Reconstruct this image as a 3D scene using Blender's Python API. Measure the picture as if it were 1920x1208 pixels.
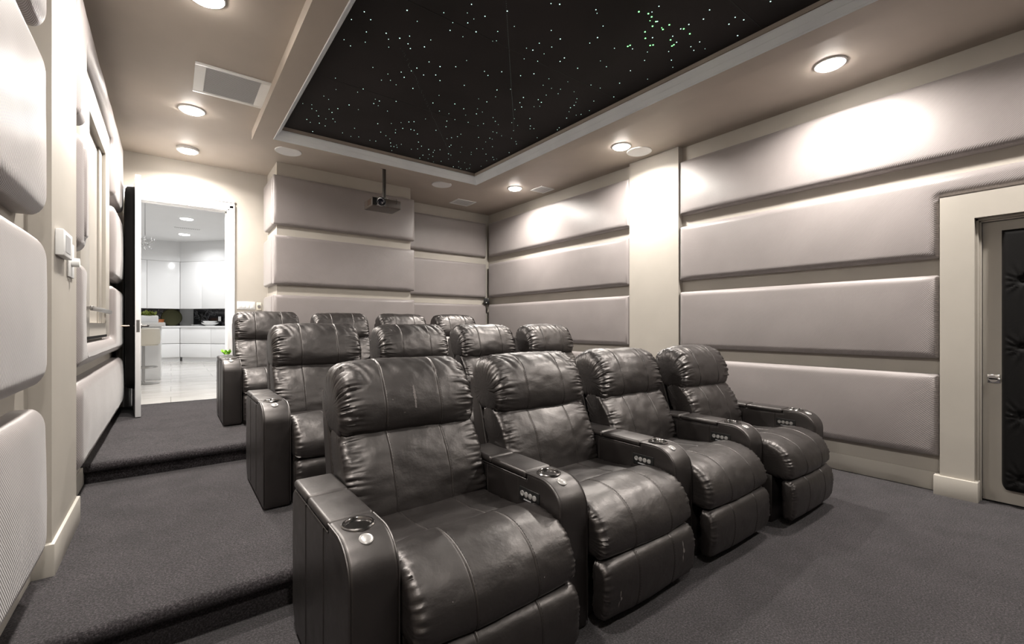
import bpy, bmesh, math, random
from math import sin, cos, pi, radians, sqrt, exp, atan2
from mathutils import Vector, Matrix, noise

S = bpy.context.scene
for o in list(bpy.data.objects): bpy.data.objects.remove(o)
COL = S.collection
rnd = random.Random(7)

# ------------------------------------------------------------------ camera, world, exposure
CAMZ = 1.22
YAW = 0.652
cam_d = bpy.data.cameras.new('camera'); cam = bpy.data.objects.new('camera', cam_d); COL.objects.link(cam)
cam_d.sensor_width = 36; cam_d.lens = 36 * 838 / 1920
cam_d.shift_y = 7.0 / 1920
cam_d.clip_start = 0.02; cam_d.clip_end = 60
cam.location = (0, 0, CAMZ); cam.rotation_euler = (pi / 2, 0, -YAW)
S.camera = cam
w = bpy.data.worlds.new('world'); S.world = w; w.use_nodes = True
w.node_tree.nodes['Background'].inputs[0].default_value = (0.9, 0.9, 1, 1)
w.node_tree.nodes['Background'].inputs[1].default_value = 0.05
S.view_settings.view_transform = 'Standard'; S.view_settings.look = 'None'
S.view_settings.gamma = 1; S.view_settings.exposure = 0.0
S.view_settings.use_curve_mapping = False

LAMP_W = 68.0
KITCHEN_W = 24.0
CEIL = 3.19; BAND = 3.10

# ------------------------------------------------------------------ materials
def new_mat(name, col=(.5, .5, .5), rough=.5, metal=0, spec=.5, emit=None, estr=0):
    m = bpy.data.materials.new(name); m.use_nodes = True
    b = m.node_tree.nodes['Principled BSDF']
    b.inputs['Base Color'].default_value = (*col, 1); b.inputs['Roughness'].default_value = rough
    b.inputs['Metallic'].default_value = metal; b.inputs['Specular IOR Level'].default_value = spec
    if emit: b.inputs['Emission Color'].default_value = (*emit, 1); b.inputs['Emission Strength'].default_value = estr
    return m
def N(m, t, **kw):
    n = m.node_tree.nodes.new(t)
    for k, v in kw.items(): setattr(n, k, v)
    return n
def L(m, a, b): m.node_tree.links.new(a, b)
def bsdf(m): return m.node_tree.nodes['Principled BSDF']
def coords(m, scale=(1, 1, 1), rot=(0, 0, 0)):
    t = N(m, 'ShaderNodeTexCoord'); mp = N(m, 'ShaderNodeMapping')
    mp.inputs['Scale'].default_value = scale; mp.inputs['Rotation'].default_value = rot
    L(m, t.outputs['Object'], mp.inputs[0]); return mp.outputs[0]
def tex_noise(m, vec, scale, detail=4, rough=.5):
    n = N(m, 'ShaderNodeTexNoise'); n.inputs['Scale'].default_value = scale
    n.inputs['Detail'].default_value = detail; n.inputs['Roughness'].default_value = rough
    L(m, vec, n.inputs['Vector']); return n.outputs[0]
def ramp(m, fac, stops):
    r = N(m, 'ShaderNodeValToRGB'); e = r.color_ramp.elements
    while len(e) < len(stops): e.new(.5)
    for i, (p, c) in enumerate(stops): e[i].position = p; e[i].color = (*c, 1) if len(c) == 3 else c
    L(m, fac, r.inputs[0]); return r.outputs[0]
def bump(m, h, strength, dist=.01, prev=None):
    b = N(m, 'ShaderNodeBump'); b.inputs['Strength'].default_value = strength; b.inputs['Distance'].default_value = dist
    L(m, h, b.inputs['Height'])
    if prev: L(m, prev, b.inputs['Normal'])
    return b.outputs[0]
def g(v): return (v, v, v)

def paint(name, col, rough=.55, var=.04):
    m = new_mat(name, col, rough, spec=.3)
    v = coords(m); n = tex_noise(m, v, 2.5, 3)
    c = ramp(m, n, [(.3, tuple(x * (1 - var) for x in col)), (.7, tuple(min(1, x * (1 + var)) for x in col))])
    L(m, c, bsdf(m).inputs['Base Color'])
    L(m, bump(m, tex_noise(m, v, 160, 2), .06, .002), bsdf(m).inputs['Normal'])
    return m
M = {}
M['wall'] = paint('beige_wall_paint', (.41, .38, .338))
M['screenwall'] = paint('charcoal_screen_wall', (.05, .047, .045), .9)
M['ceil'] = paint('taupe_ceiling_paint', (.42, .368, .318))
M['trimpaint'] = paint('cream_trim_paint', (.46, .43, .385), .4, .02)
M['white'] = paint('white_gloss_paint', (.80, .80, .80), .35, .01)
M['kwall'] = paint('white_kitchen_paint', (.78, .78, .78), .6, .01)
M['kcab'] = new_mat('white_lacquer', (.80, .80, .80), .18)
M['crown'] = paint('silver_crown_paint', (.88, .92, .96), .4, .06)
M['chrome'] = new_mat('polished_chrome', (.75, .75, .76), .12, 1)
M['steel'] = new_mat('brushed_steel', (.45, .44, .43), .3, 1)
M['darkmetal'] = new_mat('dark_metal', (.10, .095, .09), .35, .8)
M['gunmetal'] = new_mat('dark_chrome', (.30, .29, .285), .18, 1)
M['brass'] = new_mat('worn_bronze', (.55, .42, .33), .25, 1)
M['plastic_w'] = new_mat('white_plastic', (.78, .78, .77), .35)
M['plastic_g'] = new_mat('grey_plastic', (.35, .35, .36), .4)
M['black'] = new_mat('black_plastic', (.012, .012, .012), .3)
M['void'] = new_mat('black_hollow', (.004, .004, .004), .8, spec=.1)
M['lens'] = new_mat('lit_lamp_lens', (1, 1, 1), .4, emit=(1, .94, .87), estr=130)
M['klens'] = new_mat('lit_kitchen_lens', (1, 1, 1), .4, emit=(1, 1, 1), estr=8)
M['star'] = new_mat('star_white', (.1, .1, .1), .5, emit=(.66, 1, .92), estr=1.9)
M['star_dim'] = new_mat('star_dim', (.1, .1, .1), .5, emit=(.8, 1, .95), estr=.4)
M['star_green'] = new_mat('star_green', (.1, .1, .1), .5, emit=(.25, 1, .30), estr=3.0)
M['stitch'] = new_mat('grey_thread', (.03, .028, .027), .95, spec=.2)
M['seamdark'] = new_mat('dark_seam', (.006, .005, .005), .7)
M['glass'] = new_mat('clear_glass', (1, 1, 1), .03); bsdf(M['glass']).inputs['Transmission Weight'].default_value = 1
M['objlens'] = new_mat('coated_lens', (.02, .02, .03), .05, spec=.9)
M['projbody'] = new_mat('bronze_grey_plastic', (.085, .068, .058), .35)
M['louvre'] = new_mat('grey_louvre', (.88, .90, .92), .5)
M['vent_dark'] = new_mat('vent_shadow_grey', (.50, .51, .52), .6)
M['button'] = new_mat('silver_button', (.36, .35, .34), .35, .3)
M['green'] = new_mat('lime_leaf', (.22, .50, .03), .6)
M['olive'] = new_mat('olive_leaf', (.045, .045, .012), .7)
M['terracotta'] = new_mat('orange_terracotta', (.35, .11, .03), .6)
M['cream'] = new_mat('cream_vinyl', (.62, .58, .50), .45)

def mk_fabric():
    m = new_mat('taupe_satin_twill', (.26, .233, .228), .40, spec=.5)
    bsdf(m).inputs['Sheen Weight'].default_value = .25; bsdf(m).inputs['Sheen Roughness'].default_value = .4
    v = coords(m); n = tex_noise(m, v, 3, 4)
    c = ramp(m, n, [(.3, (.245, .220, .215)), (.7, (.275, .247, .241))])
    L(m, c, bsdf(m).inputs['Base Color'])
    wv = N(m, 'ShaderNodeTexWave', wave_type='BANDS', bands_direction='DIAGONAL')
    wv.inputs['Scale'].default_value = 46; wv.inputs['Distortion'].default_value = .2
    L(m, v, wv.inputs['Vector'])
    b1 = bump(m, wv.outputs['Fac'], .40, .002)
    b2 = bump(m, tex_noise(m, coords(m, (1, 1, 1)), 7, 3), .12, .012, b1)
    L(m, b2, bsdf(m).inputs['Normal']); return m
M['fabric'] = mk_fabric()
def mk_carpet():
    m = new_mat('charcoal_carpet', (.085, .077, .08), .95, spec=.1)
    v = coords(m)
    n1 = tex_noise(m, v, 130, 4, .85); n2 = tex_noise(m, v, 5, 5, .6)
    c1 = ramp(m, n1, [(.34, (.006, .0052, .0056)), (.5, (.040, .0345, .0375)), (.66, (.135, .118, .127))])
    c2 = ramp(m, n2, [(.3, g(.72)), (.7, g(1.12))])
    mx = N(m, 'ShaderNodeMix', data_type='RGBA', blend_type='MULTIPLY'); mx.inputs[0].default_value = 1
    L(m, c1, mx.inputs[6]); L(m, c2, mx.inputs[7]); L(m, mx.outputs[2], bsdf(m).inputs['Base Color'])
    bsdf(m).inputs['Sheen Weight'].default_value = .12
    b1 = bump(m, n1, 1.0, .010); b2 = bump(m, tex_noise(m, v, 40, 3), .3, .01, b1)
    L(m, b2, bsdf(m).inputs['Normal']); return m
M['carpet'] = mk_carpet()
def mk_leather(name, wr=1.0):
    m = new_mat(name, (.0065, .0052, .0050), .38, spec=.95)
    bsdf(m).inputs['IOR'].default_value = 1.5; bsdf(m).inputs['Specular Tint'].default_value = (1, .93, .90, 1)
    bsdf(m).inputs['Coat Weight'].default_value = .12; bsdf(m).inputs['Coat Roughness'].default_value = .5; bsdf(m).inputs['Coat IOR'].default_value = 1.6
    v = coords(m)
    vo = N(m, 'ShaderNodeTexVoronoi'); vo.inputs['Scale'].default_value = 420; L(m, v, vo.inputs['Vector'])
    b1 = bump(m, vo.outputs['Distance'], .10, .0008)
    b2 = bump(m, tex_noise(m, v, 9, 4, .55), .22 * wr, .02, b1)
    b3 = bump(m, tex_noise(m, coords(m, (1, 1, 2.2)), 26, 3, .6), .10 * wr, .008, b2)
    L(m, b3, bsdf(m).inputs['Normal'])
    r = N(m, 'ShaderNodeMapRange'); r.inputs['To Min'].default_value = .32; r.inputs['To Max'].default_value = .54
    L(m, tex_noise(m, v, 14, 5), r.inputs['Value']); L(m, r.outputs[0], bsdf(m).inputs['Roughness'])
    sp = tex_noise(m, v, 130, 2, .6)
    c = ramp(m, sp, [(.0, (.006, .0048, .0046)), (.74, (.0075, .006, .0058)), (.80, (.045, .04, .038))])
    L(m, c, bsdf(m).inputs['Base Color'])
    return m
M['leather'] = mk_leather('dark_leather'); M['leather_side'] = mk_leather('dark_leather_smooth', .35)
def mk_velvet():
    m = new_mat('black_velvet', (.003, .0026, .0026), .7, spec=.18)
    bsdf(m).inputs['Sheen Weight'].default_value = .03; bsdf(m).inputs['Sheen Roughness'].default_value = .35
    L(m, bump(m, tex_noise(m, coords(m), 60, 3), .2, .003), bsdf(m).inputs['Normal']); return m
M['velvet'] = mk_velvet()
M['starpanel'] = new_mat('black_star_cloth', (.014, .0125, .0125), .8, spec=.2)
L(M['starpanel'], ramp(M['starpanel'], tex_noise(M['starpanel'], coords(M['starpanel']), 1.5, 2), [(.3, (.020, .018, .017)), (.7, (.030, .026, .026))]), bsdf(M['starpanel']).inputs['Base Color'])
def mk_marble():
    m = new_mat('black_marble', (.01, .01, .012), .15)
    v = coords(m); n = tex_noise(m, v, 1.6, 9, .7)
    c = ramp(m, n, [(.485, (.012, .012, .014)), (.5, (.16, .16, .17)), (.515, (.012, .012, .014))])
    L(m, c, bsdf(m).inputs['Base Color']); return m
M['marble'] = mk_marble()
def mk_tile():
    m = new_mat('pale_floor_tile', (.62, .60, .57), .12)
    v = coords(m); n = tex_noise(m, coords(m, (1, 4, 1)), 1.6, 6, .65)
    br = N(m, 'ShaderNodeTexBrick'); br.offset = 0.5; L(m, v, br.inputs['Vector'])
    br.inputs['Scale'].default_value = 1; br.inputs['Brick Width'].default_value = 1.2; br.inputs['Row Height'].default_value = .6
    br.inputs['Mortar Size'].default_value = .004; br.inputs['Mortar'].default_value = (.36, .34, .32, 1)
    c = ramp(m, n, [(.3, (.50, .475, .44)), (.6, (.66, .64, .61))])
    L(m, c, br.inputs['Color1']); L(m, c, br.inputs['Color2'])
    L(m, br.outputs['Color'], bsdf(m).inputs['Base Color']); return m
M['tile'] = mk_tile()

# ------------------------------------------------------------------ mesh helpers
def finish(bm, name, mats, parent=None, smooth=True, angle=35, loc=None, rot=None, recalc=True):
    if recalc: bmesh.ops.recalc_face_normals(bm, faces=bm.faces[:])
    me = bpy.data.meshes.new(name); bm.to_mesh(me); bm.free()
    if not isinstance(mats, (list, tuple)): mats = [mats]
    for mt in mats: me.materials.append(M[mt] if isinstance(mt, str) else mt)
    if smooth:
        me.polygons.foreach_set('use_smooth', [True] * len(me.polygons))
        try: me.set_sharp_from_angle(angle=radians(angle))
        except Exception: pass
    o = bpy.data.objects.new(name, me); COL.objects.link(o)
    if parent: o.parent = parent
    if loc: o.location = loc
    if rot: o.rotation_euler = rot
    return o
def box(bm, x0, x1, y0, y1, z0, z1, bev=0, mi=0, seg=2):
    vs = [bm.verts.new((x, y, z)) for x in (x0, x1) for y in (y0, y1) for z in (z0, z1)]
    fs = [bm.faces.new([vs[i] for i in q]) for q in ((0, 1, 3, 2), (4, 6, 7, 5), (0, 4, 5, 1), (2, 3, 7, 6), (0, 2, 6, 4), (1, 5, 7, 3))]
    for f in fs: f.material_index = mi
    if bev:
        bmesh.ops.recalc_face_normals(bm, faces=fs)
        es = list({e for f in fs for e in f.edges})
        r = bmesh.ops.bevel(bm, geom=es, offset=bev, segments=seg, profile=.5, affect='EDGES')
        for f in r['faces']: f.material_index = mi
    return vs
def boxobj(name, b, mat, parent=None, bev=0, seg=2):
    bm = bmesh.new(); box(bm, *b, bev=bev, seg=seg); return finish(bm, name, mat, parent)
def cyl(bm, c, r, h, axis='z', seg=24, mi=0, r2=None):
    r2 = r if r2 is None else r2
    ax = {'x': Matrix.Rotation(pi / 2, 4, 'Y'), 'y': Matrix.Rotation(-pi / 2, 4, 'X'), 'z': Matrix.Identity(4)}[axis]
    res = bmesh.ops.create_cone(bm, cap_ends=True, segments=seg, radius1=r, radius2=r2, depth=h, matrix=Matrix.Translation(c) @ ax)
    for f in {f for v in res['verts'] for f in v.link_faces}: f.material_index = mi
    return res['verts']
def sph(bm, c, r, u=16, v=10, sc=(1, 1, 1), mi=0):
    res = bmesh.ops.create_uvsphere(bm, u_segments=u, v_segments=v, radius=r, matrix=Matrix.Translation(c) @ Matrix.Diagonal((*sc, 1)))
    for f in {f for vv in res['verts'] for f in vv.link_faces}: f.material_index = mi
def tube(bm, pts, r, seg=8, mi=0, closed=False):
    pts = [Vector(p) for p in pts]; rings = []; n = len(pts)
    for i, p in enumerate(pts):
        a = pts[(i - 1) % n] if (closed or i) else p; b = pts[(i + 1) % n] if (closed or i < n - 1) else p
        t = (b - a).normalized(); u = t.orthogonal().normalized() if i == 0 else (u - t * u.dot(t)).normalized(); v = t.cross(u)
        rings.append([bm.verts.new(p + (u * cos(2 * pi * k / seg) + v * sin(2 * pi * k / seg)) * r) for k in range(seg)])
    for i in range(n if closed else n - 1):
        A, B = rings[i], rings[(i + 1) % n]
        for k in range(seg):
            f = bm.faces.new((A[k], A[(k + 1) % seg], B[(k + 1) % seg], B[k])); f.material_index = mi
    if not closed:
        bm.faces.new(rings[0]).material_index = mi; bm.faces.new(rings[-1][::-1]).material_index = mi
def lathe(bm, prof, c=(0, 0, 0), seg=32, mi=0, axis='z', close=False):
    rings = []
    for r, z in prof:
        ring = []
        for k in range(seg):
            a = 2 * pi * k / seg; p = (r * cos(a), r * sin(a), z)
            if axis == 'x': p = (z, r * cos(a), r * sin(a))
            if axis == 'y': p = (r * cos(a), z, r * sin(a))
            ring.append(bm.verts.new((p[0] + c[0], p[1] + c[1], p[2] + c[2])))
        rings.append(ring)
    for A, B in zip(rings, rings[1:]):
        for k in range(seg):
            f = bm.faces.new((A[k], A[(k + 1) % seg], B[(k + 1) % seg], B[k])); f.material_index = mi
    if prof[0][0] > 1e-5: bm.faces.new(rings[0][::-1]).material_index = mi
    if prof[-1][0] > 1e-5: bm.faces.new(rings[-1]).material_index = mi
def extrude_x(bm, prof, x0, x1, mi=0):
    """closed (y,z) outline between two x planes"""
    a = [bm.verts.new((x0, y, z)) for y, z in prof]; b = [bm.verts.new((x1, y, z)) for y, z in prof]
    n = len(prof); fs = []
    for i in range(n): fs.append(bm.faces.new((a[i], a[(i + 1) % n], b[(i + 1) % n], b[i])))
    fs.append(bm.faces.new(a[::-1])); fs.append(bm.faces.new(b))
    for f in fs: f.material_index = mi
    return fs
def tag(o, label=None, cat=None, group=None, kind=None):
    if label: o['label'] = label
    if cat: o['category'] = cat
    if group: o['group'] = group
    if kind: o['kind'] = kind
    return o
def empty(name, loc=(0, 0, 0), rz=0):
    o = bpy.data.objects.new(name, None); COL.objects.link(o); o.location = loc; o.rotation_euler = (0, 0, rz)
    o.empty_display_size = .1; return o
def struct(o): o['kind'] = 'structure'; return o
def copy_tree(o, parent=None, kids=None):
    c = o.copy(); COL.objects.link(c)
    if parent: c.parent = parent
    for ch in list(kids_of.get(o.name, [])):
        d = copy_tree(ch, c)
    return c
kids_of = {}
def index_children():
    kids_of.clear()
    for o in bpy.data.objects:
        if o.parent: kids_of.setdefault(o.parent.name, []).append(o)

# ------------------------------------------------------------------ room shell
XL, XR = -.47, 4.51
YF, YB, YD = -1.9, 6.60, 6.63
Z1, Z2 = .17, .31
T = .15
def wallbox(name, *b, mat='wall'): return struct(boxobj(name, b, mat))
fl = struct(boxobj('floor', (XL - T, XR + T, YF - T, 2.15, -.2, 0), 'carpet'))
def platform(name, y0, y1, z0, z1, x0=XL - T, x1=XR + T):
    bm = bmesh.new(); r = .032; pr = [(y1, -.2), (y0 + .012, -.2), (y0 + .012, z1 - 2 * r - .004)]
    for k in range(9):
        a = -pi / 2 - pi * k / 8 * 1.0
        pr.append((y0 - .012 + r * .0 + (cos(a)) * r * .9, z1 - r + sin(a) * r * 1.0))
    pr = pr[:3] + [(y0 - .010 + cos(-pi / 2 - pi * k / 8) * r, z1 - r + sin(-pi / 2 - pi * k / 8) * r) for k in range(9)] + [(y0 + .06, z1), (y1, z1)]
    extrude_x(bm, pr, x0, x1); return struct(finish(bm, name, 'carpet', angle=50))
platform('floor', 2.15, 4.07, 0, Z1)
platform('floor', 4.07, 6.64, Z1, Z2)
wallbox('wall_left', XL - T, XL, YF, YD + T, -.2, CEIL + .2)
wallbox('wall_right', XR, XR + T, .50, YB + T, -.2, CEIL + .2)
# right wall above and beside the door recess
wallbox('wall_right', XR, XR + T, -.50, .50, 1.955, CEIL + .2)
wallbox('wall_right', XR, XR + T, YF, -.50, -.2, CEIL + .2)
wallbox('wall_front', XL - T, XR + T, YF - T, YF, -.2, CEIL + .2, mat='screenwall')
wallbox('wall_back', 2.73, XR + T, YB, YB + T, -.2, CEIL + .2)
wallbox('wall_back', 1.01, 2.73, 5.975, YB + T, -.2, CEIL + .2)     # projecting pier
DX0, DX1, DZ = -.36, .575, 2.675
wallbox('wall_back', XL, DX0, YD, YD + T, -.2, CEIL + .2)
wallbox('wall_back', DX1, 1.01, YD, YD + T, -.2, CEIL + .2)
wallbox('wall_back', DX0, DX1, YD, YD + T, DZ, CEIL + .2)
wallbox('trim_1', 4.435, XR, 2.795, 3.455, -.05, CEIL, mat='wall')   # pilaster right wall
wallbox('trim_2', XL, -.40, 2.68, 3.30, -.05, CEIL, mat='wall')      # pilaster left wall
struct(boxobj('baseboard_left', (XL, -.387, 2.655, 3.33, Z1 - .02, Z1 + .135), 'trimpaint', bev=.006))
struct(boxobj('baseboard_left', (XL, XL + .013, YF, 2.15, 0, .12), 'trimpaint', bev=.003))
struct(boxobj('baseboard_left', (XL, XL + .013, 2.15, 4.07, Z1, Z1 + .12), 'trimpaint', bev=.003))
struct(boxobj('baseboard_left', (XL, XL + .013, 4.07, YD, Z2, Z2 + .12), 'trimpaint', bev=.003))
struct(boxobj('baseboard_right', (XR - .012, XR, .72, 2.15, 0, .135), 'trimpaint', bev=.003))
struct(boxobj('baseboard_back', (.66, 1.0, YD - .013, YD, Z2, Z2 + .12), 'trimpaint', bev=.003))
# ceiling with dropped band round the star panel
BX0, BX1, BY1, BY0 = .65, 3.43, 5.19, -1.2
TX0, TX1, TY1, TY0 = .819, 3.24, 5.03, -1.0
bm = bmesh.new()
def ring_ceiling(bm, o, i, z0, z1):
    (ox0, ox1, oy0, oy1), (ix0, ix1, iy0, iy1) = o, i
    box(bm, ox0, ix0, oy0, oy1, z0, z1); box(bm, ix1, ox1, oy0, oy1, z0, z1)
    box(bm, ix0, ix1, oy0, iy0, z0, z1); box(bm, ix0, ix1, iy1, oy1, z0, z1)
ring_ceiling(bm, (XL - T, XR + T, YF - T, YD + T), (BX0 + .02, BX1 - .02, BY0 + .02, BY1 - .02), CEIL, CEIL + .12)
struct(finish(bm, 'ceiling', 'ceil', smooth=False))
bm = bmesh.new()
ring_ceiling(bm, (BX0, BX1, BY0, BY1), (TX0, TX1, TY0, TY1), BAND, CEIL + .10)
struct(finish(bm, 'ceiling', 'ceil', smooth=False))
# silver crown moulding: stepped profile swept round the opening
bm = bmesh.new()
prof = [(0, BAND - .004), (.004, BAND - .006), (.010, BAND + .004), (.014, BAND + .006), (.034, BAND + .040), (.038, BAND + .041), (.042, BAND + .048), (.062, BAND + .072), (.064, BAND + .085), (0, BAND + .10)]
rings = []
for d, z in prof:
    rings.append([bm.verts.new(p) for p in ((TX0 + d, TY0 + d, z), (TX1 - d, TY0 + d, z), (TX1 - d, TY1 - d, z), (TX0 + d, TY1 - d, z))])
for k in range(len(prof)):
    A, B = rings[k], rings[(k + 1) % len(prof)]
    for j in range(4): bm.faces.new((A[j], A[(j + 1) % 4], B[(j + 1) % 4], B[j]))
struct(finish(bm, 'trim_3', 'crown', angle=20))
bm = bmesh.new()
ring_ceiling(bm, (TX0 + .01, TX1 - .01, TY0 + .01, TY1 - .01), (TX0 + .066, TX1 - .066, TY0 + .066, TY1 - .066), BAND + .09, 3.235)
struct(finish(bm, 'trim_4', 'ceil', smooth=False))
SZ = 3.222
star = struct(boxobj('ceiling', (TX0 + .02, TX1 - .02, TY0 + .02, TY1 - .02, SZ, SZ + .03), 'starpanel'))
seams = bmesh.new()
for y in (3.775, 2.575, 1.37, .17):
    box(seams, TX0 + .07, TX1 - .07, y - .003, y + .003, SZ - .0015, SZ + .001)
finish(seams, 'panel_seam', 'seamdark', star, smooth=False)
def disc(bm, x, y, z, r, n=8):
    f = bm.faces.new([bm.verts.new((x + r * cos(2 * pi * k / n), y + r * sin(2 * pi * k / n), z)) for k in range(n)])
    res = bmesh.ops.extrude_face_region(bm, geom=[f])
    for v in res['geom']:
        if isinstance(v, bmesh.types.BMVert): v.co.z += .002
GREEN = [(2.37, 1.773), (2.433, 1.747), (2.475, 1.752), (2.498, 1.781), (2.536, 1.762), (2.557, 1.803), (2.634, 1.727), (2.62, 1.775), (2.64, 1.78), (2.566, 1.869), (2.625, 1.909), (2.747, 1.692), (2.827, 1.695), (2.78, 1.813), (2.847, 1.83), (2.848, 1.846), (2.719, 1.937), (2.731, 1.921), (2.604, 2.023), (2.601, 2.041)]
for i, (x, y) in enumerate(GREEN):
    bm = bmesh.new(); disc(bm, 0, 0, 0, .0052 if i not in (3, 7) else .003, 10)
    finish(bm, 'green_star', 'star_green', star, loc=(x, y, SZ - .002))
pts = []
tries = 0
while len(pts) < 400 and tries < 9000:
    tries += 1
    p = (rnd.uniform(.93, 3.14), .75 + 4.18 * rnd.random() ** .9)
    dmin = .045 if rnd.random() < .8 else .015
    if all((p[0] - q[0]) ** 2 + (p[1] - q[1]) ** 2 > dmin * dmin for q in pts): pts.append(p)
for k in range(0):     # comet trail of fine points
    t = k / 70; pts.append((1.329 + (2.68 - 1.329) * t + rnd.uniform(-.012, .012) * (1 - t), 3.051 + (4.692 - 3.051) * t))
pts.sort(key=lambda p: p[0] ** 2 + p[1] ** 2)
for x, y in pts[:80]:
    bm = bmesh.new(); disc(bm, 0, 0, 0, rnd.choice((.0018, .0022, .0028)), 8)
    finish(bm, 'star', 'star', star, loc=(x, y, SZ - .002))
bm = bmesh.new()
for x, y in pts[80:]: disc(bm, x, y, SZ - .002, rnd.choice((.0022, .0028, .0034, .004)), 6)
o = finish(bm, 'star_field', 'star', star); o['kind'] = 'stuff'
bm = bmesh.new()
for k in range(110):
    t = k / 110; disc(bm, 1.60 + (2.815 - 1.60) * t, 2.16 + (3.65 - 2.16) * t, SZ - .001, .0008, 5)
for k in range(90):
    t = k / 90; disc(bm, 1.329 + (2.68 - 1.329) * t + (rnd.random() - .5) * .03 * (1 - t), 3.051 + (4.692 - 3.051) * t, SZ - .001, .0008, 5)
o = finish(bm, 'comet_trail', 'star_dim', star); o['kind'] = 'stuff'

# ------------------------------------------------------------------ padded wall panels
def rounded(poly, R):
    """list of (corner, dir_in, dir_out, convex, radius)"""
    out = []; n = len(poly)
    for i in range(n):
        p = Vector(poly[i]); a = (p - Vector(poly[i - 1])).normalized(); b = (Vector(poly[(i + 1) % n]) - p).normalized()
        cr = a.x * b.y - a.y * b.x
        out.append((p, a, b, cr > 0, R[i] if isinstance(R, (list, tuple)) else R))
    return out
def offset_ring(corners, d, seg=7):
    pts = []
    for p, a, b, convex, R in corners:
        na = Vector((-a.y, a.x)); nb = Vector((-b.y, b.x))      # inward normals for CCW
        if convex:
            c = p + na * R + nb * R; r = R - d
            if r <= 0:
                q = p + na * d + nb * d; pts += [q] * (seg + 1); continue
        else:
            c = p - na * R - nb * R; r = R + d
        for k in range(seg + 1):
            t = k / seg * pi / 2
            v = (-na * cos(t) - nb * sin(t)) if convex else (na * cos(t) + nb * sin(t))
            if convex: v = -(na * cos(t) + nb * sin(t))
            pts.append(c + v * r)
    return pts
def wall_pad(poly, t, r, R, origin, U, V, W, crown=.012, label=None, group=None, wob=0.0, seed=0):
    """poly: CCW outline in (u,v) metres relative to origin; W: outward normal"""
    cs = rounded(poly, R); U, V, W = Vector(U), Vector(V), Vector(W)
    rect = len(poly) == 4
    hmin = min((Vector(poly[1]) - Vector(poly[0])).length, (Vector(poly[2]) - Vector(poly[1])).length) / 2
    ds = [(0, 0), (0, .35 * t), (.0, .5 * t)]
    for k in range(1, 9):
        a = k / 8 * pi / 2; ds.append((r * (1 - cos(a)), t * .5 + t * .5 * sin(a)))
    if rect:
        for k in range(1, 6):
            d = r + (hmin - .03 - r) * k / 5; ds.append((d, t + crown * sin(k / 5 * pi / 2)))
    bm = bmesh.new(); rings = []
    for d, wv in ds:
        ring = []
        for q in offset_ring(cs, d):
            ring.append((q, wv))
        rings.append(ring)
    # densify straight runs so the wobble shows
    def densify(ring0):
        idx = []; n = len(ring0)
        for i in range(n):
            a = ring0[i][0]; b = ring0[(i + 1) % n][0]
            k = max(1, int((b - a).length / .12)); idx.append(k)
        return idx
    cnt = densify(rings[0]); VR = []
    for ri, ring in enumerate(rings):
        vs = []; n = len(ring)
        for i in range(n):
            a, wa = ring[i]; b, wb = ring[(i + 1) % n]
            for k in range(cnt[i]):
                q = a.lerp(b, k / cnt[i]); ww = wa
                if wob and wa > .3 * t:
                    nz = noise.noise(Vector((q.x * 5 + seed, q.y * 5, seed * 1.7)))
                    ww += nz * wob * t
                vs.append(bm.verts.new(Vector(origin) + U * q.x + V * q.y + W * ww))
        VR.append(vs)
    for A, B in zip(VR, VR[1:]):
        n = len(A)
        for i in range(n): bm.faces.new((A[i], A[(i + 1) % n], B[(i + 1) % n], B[i]))
    bm.faces.new(VR[-1]); bm.faces.new(VR[0][::-1])
    bmesh.ops.remove_doubles(bm, verts=bm.verts[:], dist=.0004)
    big = [f for f in bm.faces if len(f.verts) > 4]
    bmesh.ops.triangulate(bm, faces=big)
    o = finish(bm, 'wall_panel', 'fabric', angle=60)
    # origin at the panel's own centre
    cx = sum((Vector(v) for v in [o.data.vertices[i].co for i in range(0, len(o.data.vertices), 7)]), Vector()) / len(range(0, len(o.data.vertices), 7))
    o.data.transform(Matrix.Translation(-cx)); o.location = cx
    return tag(o, label, 'wall panel', group)
ROWS = [(2.43, 3.02), (1.715, 2.305), (.98, 1.59), (.265, .865)]
RN = ['top row', 'second row', 'third row', 'bottom row']
def rect(u0, u1, v0, v1): return [(u0, v0), (u1, v0), (u1, v1), (u0, v1)]
# right wall: u = -Y so that (u, v, W) is right handed seen from inside
def right_pad(y0, y1, z0, z1, label, poly=None):
    poly = poly or rect(-y1, -y0, z0, z1)
    return wall_pad(poly, .085, .055, .018, (XR + .0, 0, 0), (0, -1, 0), (0, 0, 1), (-1, 0, 0), crown=.006, label=label, group='padded panels on the right wall', wob=.02, seed=z0 + y0)
right_pad(-.8, 2.785, *ROWS[0], 'long taupe satin padded wall panel under the ceiling right of the pillar, on the right wall')
right_pad(0, 0, 0, 0, 'L-shaped taupe padded wall panel that runs over the door casing on the right wall',
          [(-2.785, 1.715), (-.70, 1.715), (-.70, 2.155), (.8, 2.155), (.8, 2.305), (-2.785, 2.305)])
right_pad(.70, 2.785, *ROWS[2], 'taupe padded wall panel beside the door casing, third from the ceiling')
right_pad(.70, 2.785, *ROWS[3], 'taupe padded wall panel lowest beside the door casing, just above the floor')
for r in range(4):
    z0, z1 = ROWS[r]
    if r == 3: z0 = .42
    right_pad(3.465, 6.50, z0, z1, ['taupe padded wall panel between the pillar and the back corner, closest to the ceiling',
        'taupe padded wall panel between the pillar and the back corner, second from the top',
        'taupe padded wall panel between the pillar and the back corner, third from the top, behind the headrests',
        'taupe padded wall panel between the pillar and the back corner, lowest, mostly hidden by recliners'][r])
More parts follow.
